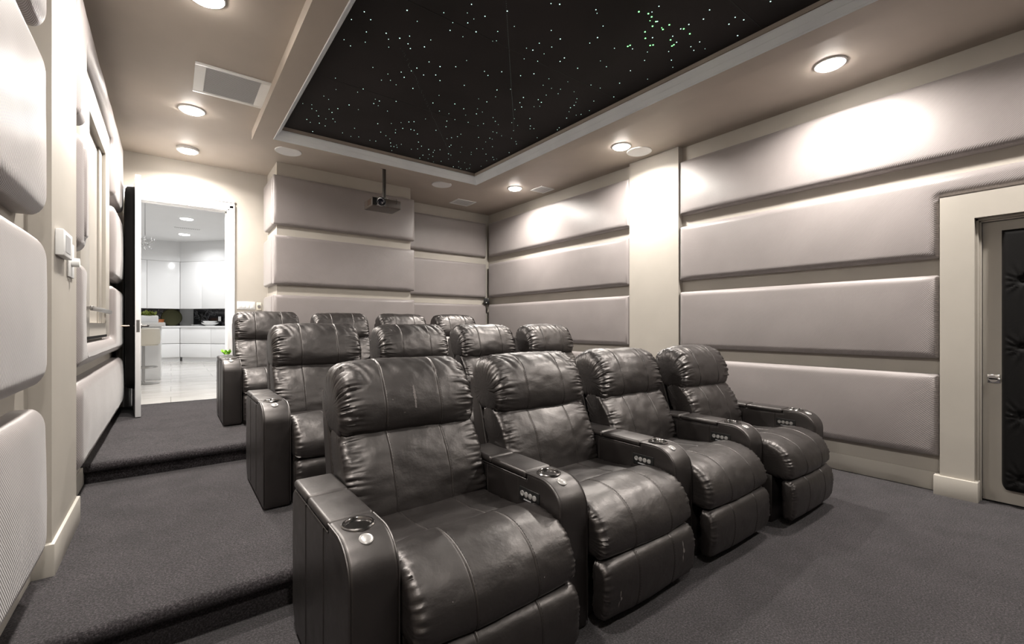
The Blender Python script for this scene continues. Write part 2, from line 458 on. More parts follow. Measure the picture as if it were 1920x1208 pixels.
def back_pad(x0, x1, z0, z1, y, label, t=.075):
    return wall_pad(rect(x0, x1, z0, z1), t, .05, .012, (0, y, 0), (1, 0, 0), (0, 0, 1), (0, -1, 0), crown=.005, label=label, group='padded panels on the back wall', wob=.02, seed=z0 + x0)
for r in range(4):
    z0, z1 = ROWS[r]
    if r == 3: z0 = .42
    back_pad(.962, 2.768, z0, z1, 5.975, ['large taupe padded wall panel behind the ceiling projector',
        'large taupe padded wall panel on the back pier, directly below the one behind the projector',
        'large taupe padded wall panel on the back pier, third from top, behind the rear headrests',
        'large taupe padded wall panel on the back pier, lowest, hidden behind the rear recliners'][r])
    back_pad(2.80, 4.42, z0, z1, YB, ['smaller taupe padded wall panel in the recess right of the pier, under the ceiling',
        'smaller taupe padded wall panel in the recess right of the pier, second from top',
        'smaller taupe padded wall panel in the recess right of the pier, below the black corner sensor',
        'smaller taupe padded wall panel in the recess right of the pier, lowest and mostly hidden'][r])
    # pier return facing left (-X)
    wall_pad(rect(-6.56, -5.985, z0, z1), .06, .05, .03, (1.01, 0, 0), (0, -1, 0), (0, 0, 1), (-1, 0, 0), crown=.008,
             label=['narrow cream-lit padded wall panel on the side of the pier beside the doorway, topmost',
                    'narrow padded wall panel on the side of the pier beside the doorway, second from top',
                    'narrow padded wall panel on the side of the pier, right of the dial switch',
                    'narrow padded wall panel on the side of the pier, lowest, behind the rear left recliner'][r], group='padded panels on the pier side')
def left_pad(poly, label, R=.09):
    return wall_pad(poly, .088, .075, R, (XL, 0, 0), (0, 1, 0), (0, 0, 1), (1, 0, 0), crown=.010 if len(poly) == 4 else 0, label=label, group='padded panels on the left wall', wob=.05, seed=poly[0][0] + poly[0][1])
LROWS = [(2.36, 3.03), (1.64, 2.28), (.99, 1.56), (.42, .905)]
for r in range(4):
    z0, z1 = LROWS[r]
    left_pad(rect(.9, 2.53, z0 if r < 3 else .32, z1), ['padded wall panel nearest the camera on the left wall, only its lower corner showing under the ceiling',
        'padded wall panel nearest the camera on the left wall, bulging and brightly lit, second from top',
        'beige-lit padded wall panel nearest the camera on the left wall, third from top',
        'scuffed padded wall panel nearest the camera on the left wall, lowest, above the carpet'][r])
# round the cabinet on the far left wall
FY0, FY1, FZ0, FZ1 = 3.62, 5.16, 1.13, 2.83
left_pad([(3.33, 2.36), (FY0 - .05, 2.36), (FY0 - .05, FZ1 + .02), (FY1 + .06, FZ1 + .02), (FY1 + .06, 2.36), (6.05, 2.36), (6.05, 3.05), (3.33, 3.05)],
         'arched padded wall panel that wraps over the top of the recessed wall cabinet', .05)
left_pad(rect(3.33, FY0 - .05, *LROWS[1]), 'short padded wall panel between the pillar with the thermostat and the wall cabinet', .07)
left_pad(rect(FY1 + .06, 6.05, *LROWS[1]), 'short padded wall panel between the wall cabinet and the open door', .07)
left_pad([(3.33, .985), (6.05, .985), (6.05, 1.57), (FY1 + .06, 1.57), (FY1 + .06, FZ0 - .02), (FY0 - .05, FZ0 - .02), (FY0 - .05, 1.57), (3.33, 1.57)],
         'U-shaped padded wall panel that wraps under the recessed wall cabinet', .04)
left_pad(rect(3.33, 6.05, .42, .905), 'long padded wall panel lowest on the left wall beside the carpeted steps')

# ------------------------------------------------------------------ wall cabinet (projection hatch) on the left wall
cab = empty('wall_cabinet', (XL, (FY0 + FY1) / 2, FZ0))
tag(cab, 'beige framed wall cabinet with recessed panel and chrome bar on the left wall', 'cabinet')
def rel(o, parent):      # keep world placement under an unrotated empty
    o.parent = parent; o.location = Vector(o.location) - Vector(parent.location); return o
bm = bmesh.new(); OY0, OY1, OZ0, OZ1 = 3.98, 4.90, 1.24, 2.62
box(bm, XL, -.42, FY0, OY0, FZ0, FZ1, .004); box(bm, XL, -.42, OY1, FY1, FZ0, FZ1, .004)
box(bm, XL, -.42, OY0, OY1, FZ0, OZ0); box(bm, XL, -.42, OY0, OY1, OZ1, FZ1)
rel(finish(bm, 'frame', 'trimpaint'), cab)
bm = bmesh.new(); box(bm, XL, XL + .012, OY0, OY1, OZ0, OZ1)
box(bm, XL + .012, XL + .026, OY1 - .16, OY1, OZ0, OZ1, .003); box(bm, XL + .012, XL + .026, OY0, OY0 + .08, OZ0, OZ1, .003)
rel(finish(bm, 'recessed_panel', 'wall'), cab)
bm = bmesh.new()
box(bm, -.398, -.384, 3.78, 4.92, 1.315, 1.345, .003); box(bm, -.42, -.39, 3.80, 3.83, 1.32, 1.34); box(bm, -.42, -.39, 4.87, 4.90, 1.32, 1.34)
rel(finish(bm, 'bar_handle', 'steel'), cab)
rel(boxobj('slot', (-.421, -.4185, 3.85, 4.95, 1.132, 1.15), 'void'), cab)

# ------------------------------------------------------------------ right door
def casing_right():
    bm = bmesh.new()
    box(bm, 4.42, XR, .517, .692, -.05, 2.141); box(bm, 4.42, XR, -.70, -.517, -.05, 2.141)
    box(bm, 4.42, XR, -.517, .517, 1.966, 2.141)
    struct(finish(bm, 'trim_5', 'wall', smooth=False))
    struct(boxobj('trim_6', (4.40, XR, .497, .724, -.01, .139), 'trimpaint', bev=.005))
    bm = bmesh.new()
    box(bm, 4.468, XR, .502, .518, 0, 1.966, .002); box(bm, 4.490, XR, .490, .504, 0, 1.955, .002)
    box(bm, 4.468, XR, -.518, .518, 1.95, 1.966, .002); box(bm, 4.490, XR, -.504, .504, 1.94, 1.952, .002)
    struct(finish(bm, 'trim_7', 'wall'))
casing_right()
dr = struct(boxobj('door_1', (4.515, 4.56, -.488, .488, .012, 1.938), 'wall', bev=.002))
# tufted black pad on it
bm = bmesh.new(); py0, py1, pz0, pz1 = -.40, .397, .102, 1.872
btn = [(y, z) for z in (1.52, 1.08, .62, .20) for y in (.30, 0, -.30)] + [(y, z) for z in (1.74, 1.30, .85, .41) for y in (.15, -.15)]
NY, NZ = 80, 170; gridv = []
for j in range(NZ + 1):
    row = []
    for i in range(NY + 1):
        y = py0 + (py1 - py0) * i / NY; z = pz0 + (pz1 - pz0) * j / NZ
        de = min(y - py0, py1 - y, z - pz0, pz1 - z); e = min(1, de / .035); h = .05 * sqrt(max(0, 1 - (1 - e) ** 2))
        for by, bz in btn:
            dy, dz = y - by, z - bz; d = sqrt(dy * dy + dz * dz)
            if d < .2:
                h -= .020 * exp(-(d / .022) ** 2) * min(1, e)
                a = atan2(dz, dy)
                h += (.0045 * cos(11 * a + by * 7 + bz * 5) + .003 * cos(17 * a + bz * 9)) * exp(-((d - .045) / .05) ** 2) * e
        # rounded lower corners
        yy = y
        if z - pz0 < .06: s = sqrt(max(0, 1 - (1 - (z - pz0) / .06) ** 2)); yy = (y) * (1 - .08 * (1 - s))
        row.append(bm.verts.new((4.515 - max(h, 0), yy, z)))
    gridv.append(row)
for j in range(NZ):
    for i in range(NY): bm.faces.new((gridv[j][i], gridv[j][i + 1], gridv[j + 1][i + 1], gridv[j + 1][i]))
pad = finish(bm, 'tufted_pad', 'velvet', dr, angle=80)
bm = bmesh.new()
for y, z in btn: sph(bm, (4.515 - .033, y, z), .011, 10, 6, (.5, 1, 1))
finish(bm, 'tuft_buttons', 'velvet', pad)
bm = bmesh.new(); box(bm, 4.509, 4.516, .404, .466, .825, .885, .003); cyl(bm, (4.50, .435, .855), .022, .024, 'x'); box(bm, 4.488, 4.497, .400, .458, .848, .862, .003)
finish(bm, 'door_handle', 'chrome', dr)

# ------------------------------------------------------------------ open door to the kitchen and its casing
def casing_back():
    bm = bmesh.new(); Y0 = YD
    for (d0, d1, t) in ((0, .02, .012), (.02, .062, .018), (.062, .075, .026)):
        box(bm, DX1 - .008 + d0, DX1 - .008 + d1, Y0 - t, Y0, Z2, DZ - .008 + d1, .002)
        box(bm, DX0 + .008 - d1, DX0 + .008 - d0, Y0 - t, Y0, Z2, DZ - .008 + d1, .002)
    for (d0, d1, t) in ((0, .03, .012), (.03, .10, .018), (.10, .125, .028)):
        box(bm, DX0 - .065, DX1 + .065, Y0 - t, Y0, DZ - .008 + d0, DZ - .008 + d1, .002)
    struct(finish(bm, 'trim_8', 'white'))
    bm = bmesh.new()
    box(bm, DX0 - .001, DX0 + .015, YD, YD + T, Z2, DZ); box(bm, DX1 - .015, DX1 + .001, YD, YD + T, Z2, DZ); box(bm, DX0, DX1, YD, YD + T, DZ - .015, DZ + .001)
    box(bm, DX1 - .03, DX1 - .015, YD + .05, YD + .08, Z2, DZ - .015); box(bm, DX0 + .015, DX1 - .015, YD + .05, YD + .08, DZ - .03, DZ - .015)
    struct(finish(bm, 'trim_9', 'white', smooth=False))
    struct(boxobj('trim_10', (DX0 + .01, DX1 - .01, YD - .005, YD + .02, Z2 - .01, Z2 + .006), 'chrome'))
casing_back()
ang = math.atan2(.068, .862)       # swing from straight into the room
dl = empty('door_2', (DX0 + .012, YD - .02, Z2 + .008)); dl['kind'] = 'structure'
dl.rotation_euler = (0, 0, ang)
DW, DH = .865, 2.395
boxobj('door_leaf', (0, .045, -DW, 0, 0, DH), 'white', dl, bev=.0015)
# dark pad on the face that looks to the left wall
bm = bmesh.new(); NYd, NZd = 24, 90; a0, a1, b0, b1 = -DW + .025, -.06, .26, DH - .08; gv = []
for j in range(NZd + 1):
    row = []
    for i in range(NYd + 1):
        u = a0 + (a1 - a0) * i / NYd; z = b0 + (b1 - b0) * j / NZd
        zz = min(z - b0, b1 - z); s = 1.0
        if zz < .12: s = sqrt(max(0, 1 - (1 - zz / .12) ** 2))
        c_ = (a0 + a1) / 2; uu = c_ + (u - c_) * (.55 + .45 * s)
        e = min(1, min(u - a0, a1 - u, z - b0, b1 - z) / .06); h = .072 * sqrt(max(0, 1 - (1 - e) ** 2))
        row.append(bm.verts.new((-h, uu, z)))
    gv.append(row)
for j in range(NZd):
    for i in range(NYd): bm.faces.new((gv[j][i], gv[j][i + 1], gv[j + 1][i + 1], gv[j + 1][i]))
o = finish(bm, 'door_pad', 'velvet', dl, angle=80); o['label'] = 'black padded face of the open door'
for sx, mt in ((-1, 'brass'), (1, 'darkmetal')):
    bm = bmesh.new(); x0 = -.0 if sx < 0 else .045; k = .06 if sx < 0 else 0
    cyl(bm, (x0 + sx * .004, -DW + .055, .90), .027, .008, 'x'); cyl(bm, (x0 + sx * (.025 + k / 2), -DW + .055, .90), .010, .05 + k, 'x')
    tube(bm, [(x0 + sx * (.055 + k), -DW + .05, .90), (x0 + sx * (.06 + k), -DW + .09, .905), (x0 + sx * (.058 + k), -DW + .15, .90)], .011, 8)
    finish(bm, 'door_handle', mt, dl)
boxobj('latch_plate', (.010, .035, -DW - .002, -DW + .001, .84, .96), 'steel', dl)
bm = bmesh.new()
for z in (.25, 1.2, 2.1): cyl(bm, (-.004, 0, z), .008, .09, 'z', 10)
finish(bm, 'hinges', 'steel', dl)

# ------------------------------------------------------------------ small wall fittings
sw = empty('light_switch', (.767, YD, 1.479)); tag(sw, 'white four-gang light switch on the back wall right of the doorway', 'light switch')
boxobj('plate', (-.10, .10, -.008, 0, -.05, .05), 'plastic_w', sw, bev=.003)
for k in range(4): boxobj('rocker', (-.088 + k * .045, -.05 + k * .045, -.013, -.008, -.034, .034), 'plastic_w', sw, bev=.002)
dm = empty('dimmer_dial', (.913, YD, 1.472)); tag(dm, 'small cream round dial switch beside the four-gang switch', 'dimmer switch')
boxobj('plate', (-.028, .028, -.008, 0, -.05, .05), 'cream', dm, bev=.002)
bm = bmesh.new(); lathe(bm, [(.020, -.008), (.020, -.014), (.014, -.014), (.012, -.024), (.0, -.024)], axis='y'); finish(bm, 'knob', 'steel', dm)
th = empty('thermostat', (-.40, 2.86, 1.58)); tag(th, 'white thermostat box on the left wall pillar', 'thermostat')
boxobj('housing', (0, .028, -.115, .10, -.05, .065), 'plastic_w', th, bev=.004)
boxobj('screen', (.027, .0295, -.07, .045, -.03, .045), 'plastic_g', th)
vs_ = empty('volume_knob', (-.40, 3.10, 1.545)); tag(vs_, 'white wall knob control beside the thermostat on the pillar', 'volume control')
boxobj('plate', (0, .008, -.075, .075, -.085, .085), 'plastic_w', vs_, bev=.003)
bm = bmesh.new(); cyl(bm, (.022, 0, -.01), .022, .030, 'x'); finish(bm, 'knob', 'plastic_w', vs_)
sn = empty('corner_sensor', (4.40, 6.50, 1.652)); tag(sn, 'small black sensor box in the back right corner between panel rows', 'sensor')
sn.rotation_euler = (0, 0, radians(-40))
boxobj('housing', (-.045, .045, -.03, .05, -.055, .05), 'black', sn, bev=.008)
bm = bmesh.new(); sph(bm, (0, -.03, -.028), .010); finish(bm, 'indicator', 'plastic_w', sn)
bm = bmesh.new(); sph(bm, (0, -.03, .018), .012); finish(bm, 'lens', 'objlens', sn)

# ------------------------------------------------------------------ ceiling fittings
def make_downlight(x, y, z, label, kelvin=(1, .945, .88), watt=LAMP_W, lens='lens', R=.085, drop=.0, group='recessed ceiling downlights'):
    t = empty('downlight', (x, y, z)); tag(t, label, 'ceiling light', group)
    bm = bmesh.new(); lathe(bm, [(R + .02, 0), (R + .02, -.004 - drop), (R + .012, -.010 - drop), (R, -.010 - drop), (R - .004, -.003 - drop)], seg=40); finish(bm, 'trim_ring', 'plastic_w', t)
    bm = bmesh.new(); lathe(bm, [(R, -.001 - drop), (R, -.008 - drop), (R * .92, -.020 - drop), (R * .6, -.027 - drop), (0, -.030 - drop)], seg=40); finish(bm, 'lens', lens, t)
    if watt:
        ld = bpy.data.lights.new('downlight_lamp', 'AREA'); ld.shape = 'DISK'; ld.size = R * 2; ld.energy = watt; ld.color = kelvin; ld.spread = radians(156)
        lo = bpy.data.objects.new('lamp', ld); COL.objects.link(lo); lo.parent = t; lo.location = (0, 0, -.036 - drop)
    return t
for x, y, lb in ((.165, 1.35, 'lit downlight on the left side of the ceiling just ahead of the camera'), (.165, 3.23, 'lit downlight at the top left, cut off by the frame edge'), (.153, 5.01, 'lit downlight beside the large ceiling grille'),
                 (.15, 6.14, 'lit surface downlight just in front of the doorway'), (.165, -.6, 'lit downlight on the left side of the ceiling behind the camera')):
    make_downlight(x, y, CEIL, lb or 'lit recessed downlight on the left side of the ceiling behind the camera', drop=.018 if y > 6 else 0, watt=LAMP_W * (.55 if y < 2 else .75))
for x, y, lb in ((3.94, 1.22, 'lit downlight over the right wall, nearest the camera'), (3.93, 3.17, 'lit downlight beside a round ceiling speaker over the pillar'),
                 (3.915, 5.06, 'lit downlight near the back right corner'), (3.93, -.7, None)):
    make_downlight(x, y, CEIL, lb or 'lit recessed downlight on the right side of the ceiling behind the camera', watt=LAMP_W * .85)
def speaker(x, y, lb):
    t = empty('ceiling_speaker', (x, y, CEIL)); tag(t, lb, 'ceiling speaker', 'round ceiling speakers')
    bm = bmesh.new(); lathe(bm, [(.137, 0), (.137, -.006), (.132, -.009), (.126, -.007)], seg=48); finish(bm, 'rim', 'plastic_w', t)
    bm = bmesh.new(); lathe(bm, [(.127, -.002), (.127, -.006), (0, -.0075)], seg=48); finish(bm, 'grille', 'crown_white' if 'crown_white' in M else 'plastic_w', t)
speaker(1.054, 5.54, 'white round ceiling speaker at the back left corner of the star ceiling')
speaker(3.00, 5.545, 'white round ceiling speaker right of the projector pole')
speaker(4.205, 3.14, 'white round ceiling speaker beside the middle right downlight')
def register(x0, x1, y0, y1, lb, n, mat='plastic_w'):
    cx, cy_ = (x0 + x1) / 2, (y0 + y1) / 2; hx, hy = (x1 - x0) / 2, (y1 - y0) / 2
    t = empty('ceiling_vent', (cx, cy_, CEIL)); tag(t, lb, 'ceiling vent')
    fw = min(hx, hy) * .16; fx = fw * (1.7 if n > 15 else 1)
    bm = bmesh.new(); zt = -.008
    box(bm, -hx, hx, -hy, -hy + fw, zt, 0, .002); box(bm, -hx, hx, hy - fw, hy, zt, 0, .002)
    box(bm, -hx, -hx + fx, -hy + fw, hy - fw, zt, 0); box(bm, hx - fx, hx, -hy + fw, hy - fw, zt, 0)
    finish(bm, 'frame', 'plastic_w', t)
    boxobj('backing', (-hx + fx, hx - fx, -hy + fw, hy - fw, -.002, 0), 'vent_dark', t)
    bm = bmesh.new(); L_ = (hy - fw) * 2
    for k in range(n):
        y = -hy + fw + L_ * (k + .5) / n; dy = L_ / n * .42
        vs = [bm.verts.new(p) for p in ((-hx + fx, y - dy, -.0095), (hx - fx, y - dy, -.0095), (hx - fx, y + dy, -.0055), (-hx + fx, y + dy, -.0055))]
        f = bm.faces.new(vs); r = bmesh.ops.extrude_face_region(bm, geom=[f])
        for v in r['geom']:
            if isinstance(v, bmesh.types.BMVert): v.co.z += .001
    finish(bm, 'louvres', mat, t, smooth=False)
register(.145, .650, 4.065, 4.59, 'large white ceiling return grille with grey louvres above the left aisle', 26, 'louvre')
register(3.53, 3.87, 6.0, 6.295, 'small square white ceiling vent nearest the back wall', 7)
register(4.145, 4.39, 4.74, 4.995, 'small square white ceiling vent beside the rear right downlight', 6)

# projector
pr_ = empty('projector', (2.08, 5.36, 2.652)); tag(pr_, 'grey-brown projector hanging from the ceiling on a dark pole', 'projector')
PW, PD, PH = .182, .14, .105
bm = bmesh.new(); box(bm, -PW, PW, -PD, PD, 0, PH, .012, seg=3); finish(bm, 'body', 'projbody', pr_)
boxobj('front_panel', (-PW + .006, -.015, -PD - .003, -PD + .002, .008, PH - .008), 'black', pr_, bev=.001)
bm = bmesh.new(); lathe(bm, [(.055, -PD), (.057, -PD - .020), (.055, -PD - .026), (.048, -PD - .026), (.044, -PD - .012), (.030, -PD - .010), (.028, -PD - .014)], c=(-.080, 0, .056), axis='y', seg=36); finish(bm, 'lens_ring', 'chrome', pr_)
bm = bmesh.new(); lathe(bm, [(.045, -PD - .008), (.034, -PD - .014), (.018, -PD - .020), (0, -PD - .022)], c=(-.080, 0, .056), axis='y', seg=30); finish(bm, 'lens', 'objlens', pr_)
bm = bmesh.new()
for k in range(9): box(bm, -PW - .001, -PW + .002, -.10 + k * .013, -.093 + k * .013, .02, .085)
finish(bm, 'side_vent', 'brass', pr_, smooth=False)
bm = bmesh.new()
cyl(bm, (.02, .0, PH + .012), .05, .02); box(bm, -.15, .17, -.012, .012, PH + .010, PH + .022, .002); box(bm, -.012, .03, -.11, .11, PH + .010, PH + .022, .002)
for x, y in ((-.14, -.06), (.15, -.05), (-.12, .08), (.14, .09)):
    tube(bm, [(.02, 0, PH + .02), (x * .6, y * .7, PH + .026), (x, y, PH + .014), (x, y, PH - .004)], .006, 6)
finish(bm, 'mount_arms', 'steel', pr_)
bm = bmesh.new(); box(bm, -.005, .045, -.025, .025, PH + .02, PH + .035); cyl(bm, (.02, 0, (PH + .03 + CEIL - 2.652) / 2), .022, CEIL - 2.652 - PH - .03, seg=20); cyl(bm, (.02, 0, CEIL - 2.652 - .006), .06, .012)
finish(bm, 'pole', 'darkmetal', pr_)
bm = bmesh.new(); tube(bm, [(.12, -PD - .004, PH + .01), (.125, -PD - .012, .08), (.118, -PD - .010, .055)], .003, 6); finish(bm, 'cable', 'black', pr_)
boxobj('badge', (-.13, -.09, -PD - .004, -PD - .001, .008, .014), 'plastic_g', pr_)

# ------------------------------------------------------------------ recliners
def catmull(pts, step=.008, closed=True):
    n = len(pts); out = []
    for i in range(n):
        p0, p1, p2, p3 = (Vector(pts[(i + k) % n]) for k in (-1, 0, 1, 2))
        m = max(2, int((p2 - p1).length / step))
        for k in range(m):
            t = k / m; t2, t3 = t * t, t * t * t
            out.append(.5 * ((2 * p1) + (-p0 + p2) * t + (2 * p0 - 5 * p1 + 4 * p2 - p3) * t2 + (-p0 + 3 * p1 - 3 * p2 + p3) * t3))
    return out
def smoothstep(a, b, x):
    t = max(0, min(1, (x - a) / (b - a))); return t * t * (3 - 2 * t)
def cushion(name, prof, hw, E, Lx, parent, mat, seams=(), pucker=0, pk_w=.09, pk_f=55, crown=0, cross=(), seed=0, soft=0, step=.0055, top_pk=0, top_round=None):
    P = catmull(prof, step); n = len(P)
    area = sum(P[i].x * P[(i + 1) % n].y - P[(i + 1) % n].x * P[i].y for i in range(n))
    if area < 0: P = P[::-1]
    NR = []
    for i in range(n):
        t = (P[(i + 2) % n] - P[i - 2]).normalized(); NR.append(Vector((t.y, -t.x)))
    # smoothed normals to avoid fold-over at inset ends
    for _ in range(3): NR = [(NR[i - 2] + NR[i - 1] + NR[i] * 2 + NR[(i + 1) % n] + NR[(i + 2) % n]).normalized() for i in range(n)]
    cen = sum(P, Vector((0, 0))) / n
    zlo = min(p.y for p in P); zhi = max(p.y for p in P)
    arc = [0]
    for i in range(1, n): arc.append(arc[-1] + (P[i] - P[i - 1]).length)
    xs = set()
    k = int(2 * hw / .016)
    for i in range(k + 1): xs.add(round(-hw + Lx * .0 + 2 * hw * i / k, 4))
    for i in range(15):
        a = i / 14 * pi / 2; d = Lx * (1 - sin(a)); 
        for s in (-1, 1): xs.add(round(s * (hw - d), 4))
    for s in seams:
        for d in (-.008, -.005, -.003, -.0015, 0, .0015, .003, .005, .008): xs.add(round(s + d, 4))
    if pucker:
        for i in range(int(pk_w / .008)):
            for s in (-1, 1): xs.add(round(s * (hw - i * .008), 4))
    xs = sorted(xs); xs2 = [xs[0]]
    for x in xs[1:]:
        if x - xs2[-1] > .0012: xs2.append(x)
    xs = xs2
    bm = bmesh.new(); grid = []
    for x in xs:
        t = max(0, (abs(x) - (hw - Lx)) / Lx); t = min(1, t); e = E * (1 - sqrt(max(0, 1 - t * t)))
        row = []
        m = smoothstep(hw - pk_w, hw - .01, abs(x)) if pucker else 0
        for i in range(n):
            p = P[i]; nn = NR[i]
            # inset toward the centre blended with the normal
            dirc = (nn * .6 + (p - cen).normalized() * .4)
            d = -e
            d += crown * (1 - (x / hw) ** 2)
            for s in seams:
                u = (x - s) / .0026; d -= .0042 * exp(-u * u) ; u2 = (abs(x - s) - .009) / .006; d += .0002 * exp(-u2 * u2)
            for (cy_, cz_) in cross:
                dd = sqrt((p.x - cy_) ** 2 + (p.y - cz_) ** 2)
                d -= .006 * exp(-(dd / .006) ** 2)
            if soft:
                d += soft * noise.noise(Vector((x * 5 + seed, p.x * 6, p.y * 6))) + soft * .35 * noise.noise(Vector((x * 15 + seed, p.x * 14, p.y * 22)))
            if pucker:
                w1 = noise.noise(Vector((x * 6 + seed, arc[i] * pk_f, seed))); w2 = noise.noise(Vector((x * 9 - seed, arc[i] * pk_f * 2.1, seed + 5)))
                d += pucker * m * (.35 * w1 + .30 * w2 - .75 * (max(0, 1 - 5 * abs(w1)) * .35) )
                if top_pk and p.y > top_pk[1]:
                    mm = smoothstep(top_pk[1], top_pk[1] + .05, p.y)
                    w3 = noise.noise(Vector((x * 32 + p.x * 24 + seed, p.y * 5, seed)))
                    d += top_pk[0] * mm * (.6 * w3 - .3 * abs(w3))
            q = p + dirc * d
            if top_round:
                tt = min(1, max(0, (abs(x) - (hw - top_round[1])) / top_round[1])); q = Vector((q.x, q.y - top_round[0] * (1 - sqrt(1 - tt * tt)) * smoothstep(zlo, zhi, p.y)))
            row.append(bm.verts.new((x, q.x, q.y)))
        grid.append(row)
    for A, B in zip(grid, grid[1:]):
        for i in range(n): bm.faces.new((A[i], A[(i + 1) % n], B[(i + 1) % n], B[i]))
    for ring in (grid[0], grid[-1]):
        c = bm.verts.new((ring[0].co.x, sum(v.co.y for v in ring) / n, sum(v.co.z for v in ring) / n))
        for i in range(n): bm.faces.new((ring[i], ring[(i + 1) % n], c))
    # thread beside each seam on the front half of the profile
    if seams and parent is not None:
        for s in seams:
            acc = 0
            for i in range(n):
                p, nn = P[i], NR[i]; acc += (P[i] - P[i - 1]).length
                if nn.x * -1 + nn.y * .9 < .25 or acc < .0085: continue
                acc = 0
                t = Vector((-nn.y, nn.x)); xx = s + (.0075 if s > 0 else .0075)
                dcr = crown * (1 - (xx / hw) ** 2) + .0004
                if soft: dcr += soft * noise.noise(Vector((xx * 5 + seed, p.x * 6, p.y * 6))) + soft * .35 * noise.noise(Vector((xx * 15 + seed, p.x * 14, p.y * 22)))
                dirc = (nn * .6 + (p - cen).normalized() * .4); q = p + dirc * dcr
                a = q - t * .0026; b = q + t * .0026
                vs = [bm.verts.new(v) for v in ((xx - .0008, a.x, a.y), (xx + .0008, a.x, a.y), (xx + .0008, b.x, b.y), (xx - .0008, b.x, b.y),
                                               (xx, a.x + nn.x * .001, a.y + nn.y * .001), (xx, b.x + nn.x * .001, b.y + nn.y * .001))]
                for q4 in ((0, 1, 4), (3, 5, 2), (0, 4, 5, 3), (1, 2, 5, 4)): bm.faces.new([vs[j] for j in q4]).material_index = 1
    return finish(bm, name, [mat, 'stitch'], parent, angle=70)

def arm_outline(front_r=.125, zt=.60, z0=.012, y0=0, y1=.735, rear_r=.06, notch=True):
    pts = [(y0 + .004, z0)]
    pts += [(y0, z0 + .02), (y0, .30)]
    for k in range(11):
        a = pi - k / 10 * pi / 2; pts.append((y0 + front_r + cos(a) * front_r, zt - front_r * .9 + sin(a) * front_r * .9))
    pts += [(.212, zt)]
    pts += [(.214, zt - .028), (y1 - rear_r - .0, zt - .028)]
    for k in range(1, 7):
        a = pi / 2 - k / 6 * pi / 2; pts.append((y1 - rear_r + cos(a) * rear_r, zt - .028 - rear_r + sin(a) * rear_r))
    pts += [(y1, .30), (y1, .10), (y1 - .055, z0)]
    return pts
def rounded_slab(prof, x0, x1, bev):
    bm = bmesh.new(); fs = extrude_x(bm, prof, x0, x1)
    bmesh.ops.recalc_face_normals(bm, faces=bm.faces[:])
    cap = [f for f in bm.faces if len(f.verts) > 4]; es = list({e for f in cap for e in f.edges})
    bmesh.ops.bevel(bm, geom=es, offset=bev, segments=3, profile=.55, affect='EDGES')
    return bm
def make_arm(parent, cx, controls):
    hw = .074
    bm = rounded_slab(arm_outline(), -hw, hw, .014)
    # slight fullness of the front and side leather
    bmesh.ops.triangulate(bm, faces=[f for f in bm.faces if len(f.verts) > 6])
    arm = finish(bm, 'armrest', 'leather_side', parent, angle=50); arm.location = (cx, 0, 0)
    # bore the cup holder
    cb = bmesh.new(); cyl(cb, (0, .152, .60), .040, .16, seg=40); cut = finish(cb, 'bore', 'void'); cut.location = (cx, 0, 0); cut.parent = parent
    md = arm.modifiers.new('b', 'BOOLEAN'); md.object = cut; md.operation = 'DIFFERENCE'; md.solver = 'EXACT'
    if parent.location.length > 0: pass
    bpy.context.view_layer.update()
    dg = bpy.context.evaluated_depsgraph_get(); me = bpy.data.meshes.new_from_object(arm.evaluated_get(dg)); arm.modifiers.clear(); arm.data = me
    try: me.set_sharp_from_angle(angle=radians(50))
    except Exception: pass
    cm = cut.data; bpy.data.objects.remove(cut)
    # piping along both edges and vertical seams
    bm = bmesh.new(); ol = arm_outline()
    for s in (-1, 1):
        path = [(s * (hw - .002), y, z) for y, z in ol if z > .28 and y < .213]
        path = [(s * (hw - .002), .001, .03)] + [(p[0], p[1] + .003, p[2] - .003) for p in path]
        tube(bm, path, .0032, 6)
        tube(bm, [(s * (hw - .002), .214, .571), (s * (hw - .002), .672, .571)], .003, 6)
        for y in (.265, .50): tube(bm, [(s * hw, y, .04), (s * hw, y, .568)], .0022, 5)
    finish(bm, 'piping', 'leather_side', arm)
    # console lid and rear pad
    bm = bmesh.new(); box(bm, -.0755, .0755, .218, .474, .573, .604, .013, seg=4); finish(bm, 'armrest_lid', 'leather_side', arm)
    bm = bmesh.new(); box(bm, -.0755, .0755, .480, .700, .571, .606, .016, seg=4); finish(bm, 'rear_pad', 'leather_side', arm)
    bm = bmesh.new()
    lathe(bm, [(.0400, .53), (.0400, .602), (.043, .606), (.0475, .606), (.051, .603), (.0515, .599), (.0395, .599)], c=(0, .152, 0), seg=44)
    cup = finish(bm, 'cup_holder', 'gunmetal', arm, angle=40)
    bm = bmesh.new(); lathe(bm, [(.0395, .52), (.0395, .600), (.0385, .600), (.0385, .523), (0, .523)], c=(0, .152, 0), seg=40); finish(bm, 'cup_well', 'darkmetal', cup)
    bm = bmesh.new(); lathe(bm, [(.021, -.004), (.021, .003), (.018, .005), (.015, .004), (.012, .0055), (0, .0065)], seg=28)
    b = finish(bm, 'recline_button', 'button', arm); b.location = (-.004, .068, .586); b.rotation_euler = (radians(20), 0, 0)
    if controls:
        bm = bmesh.new(); box(bm, -.0785, -.072, .125, .255, .478, .535, .003, seg=2)
        cp = finish(bm, 'control_panel', 'black', arm)
        for k in range(4):
            bm = bmesh.new(); lathe(bm, [(.0115, -.078), (.0115, -.0815), (.009, -.0825), (0, -.0825)] if k != 3 else [(.0115, -.078), (.0115, -.0815), (.0065, -.0815), (.006, -.079), (0, -.079)], c=(0, .152 + k * .0265, .510), axis='x', seg=20)
            finish(bm, 'control_button', 'button', cp)
        boxobj('caption_strip', (-.0792, -.0784, .175, .222, .4845, .4895), 'plastic_g', cp)
    return arm

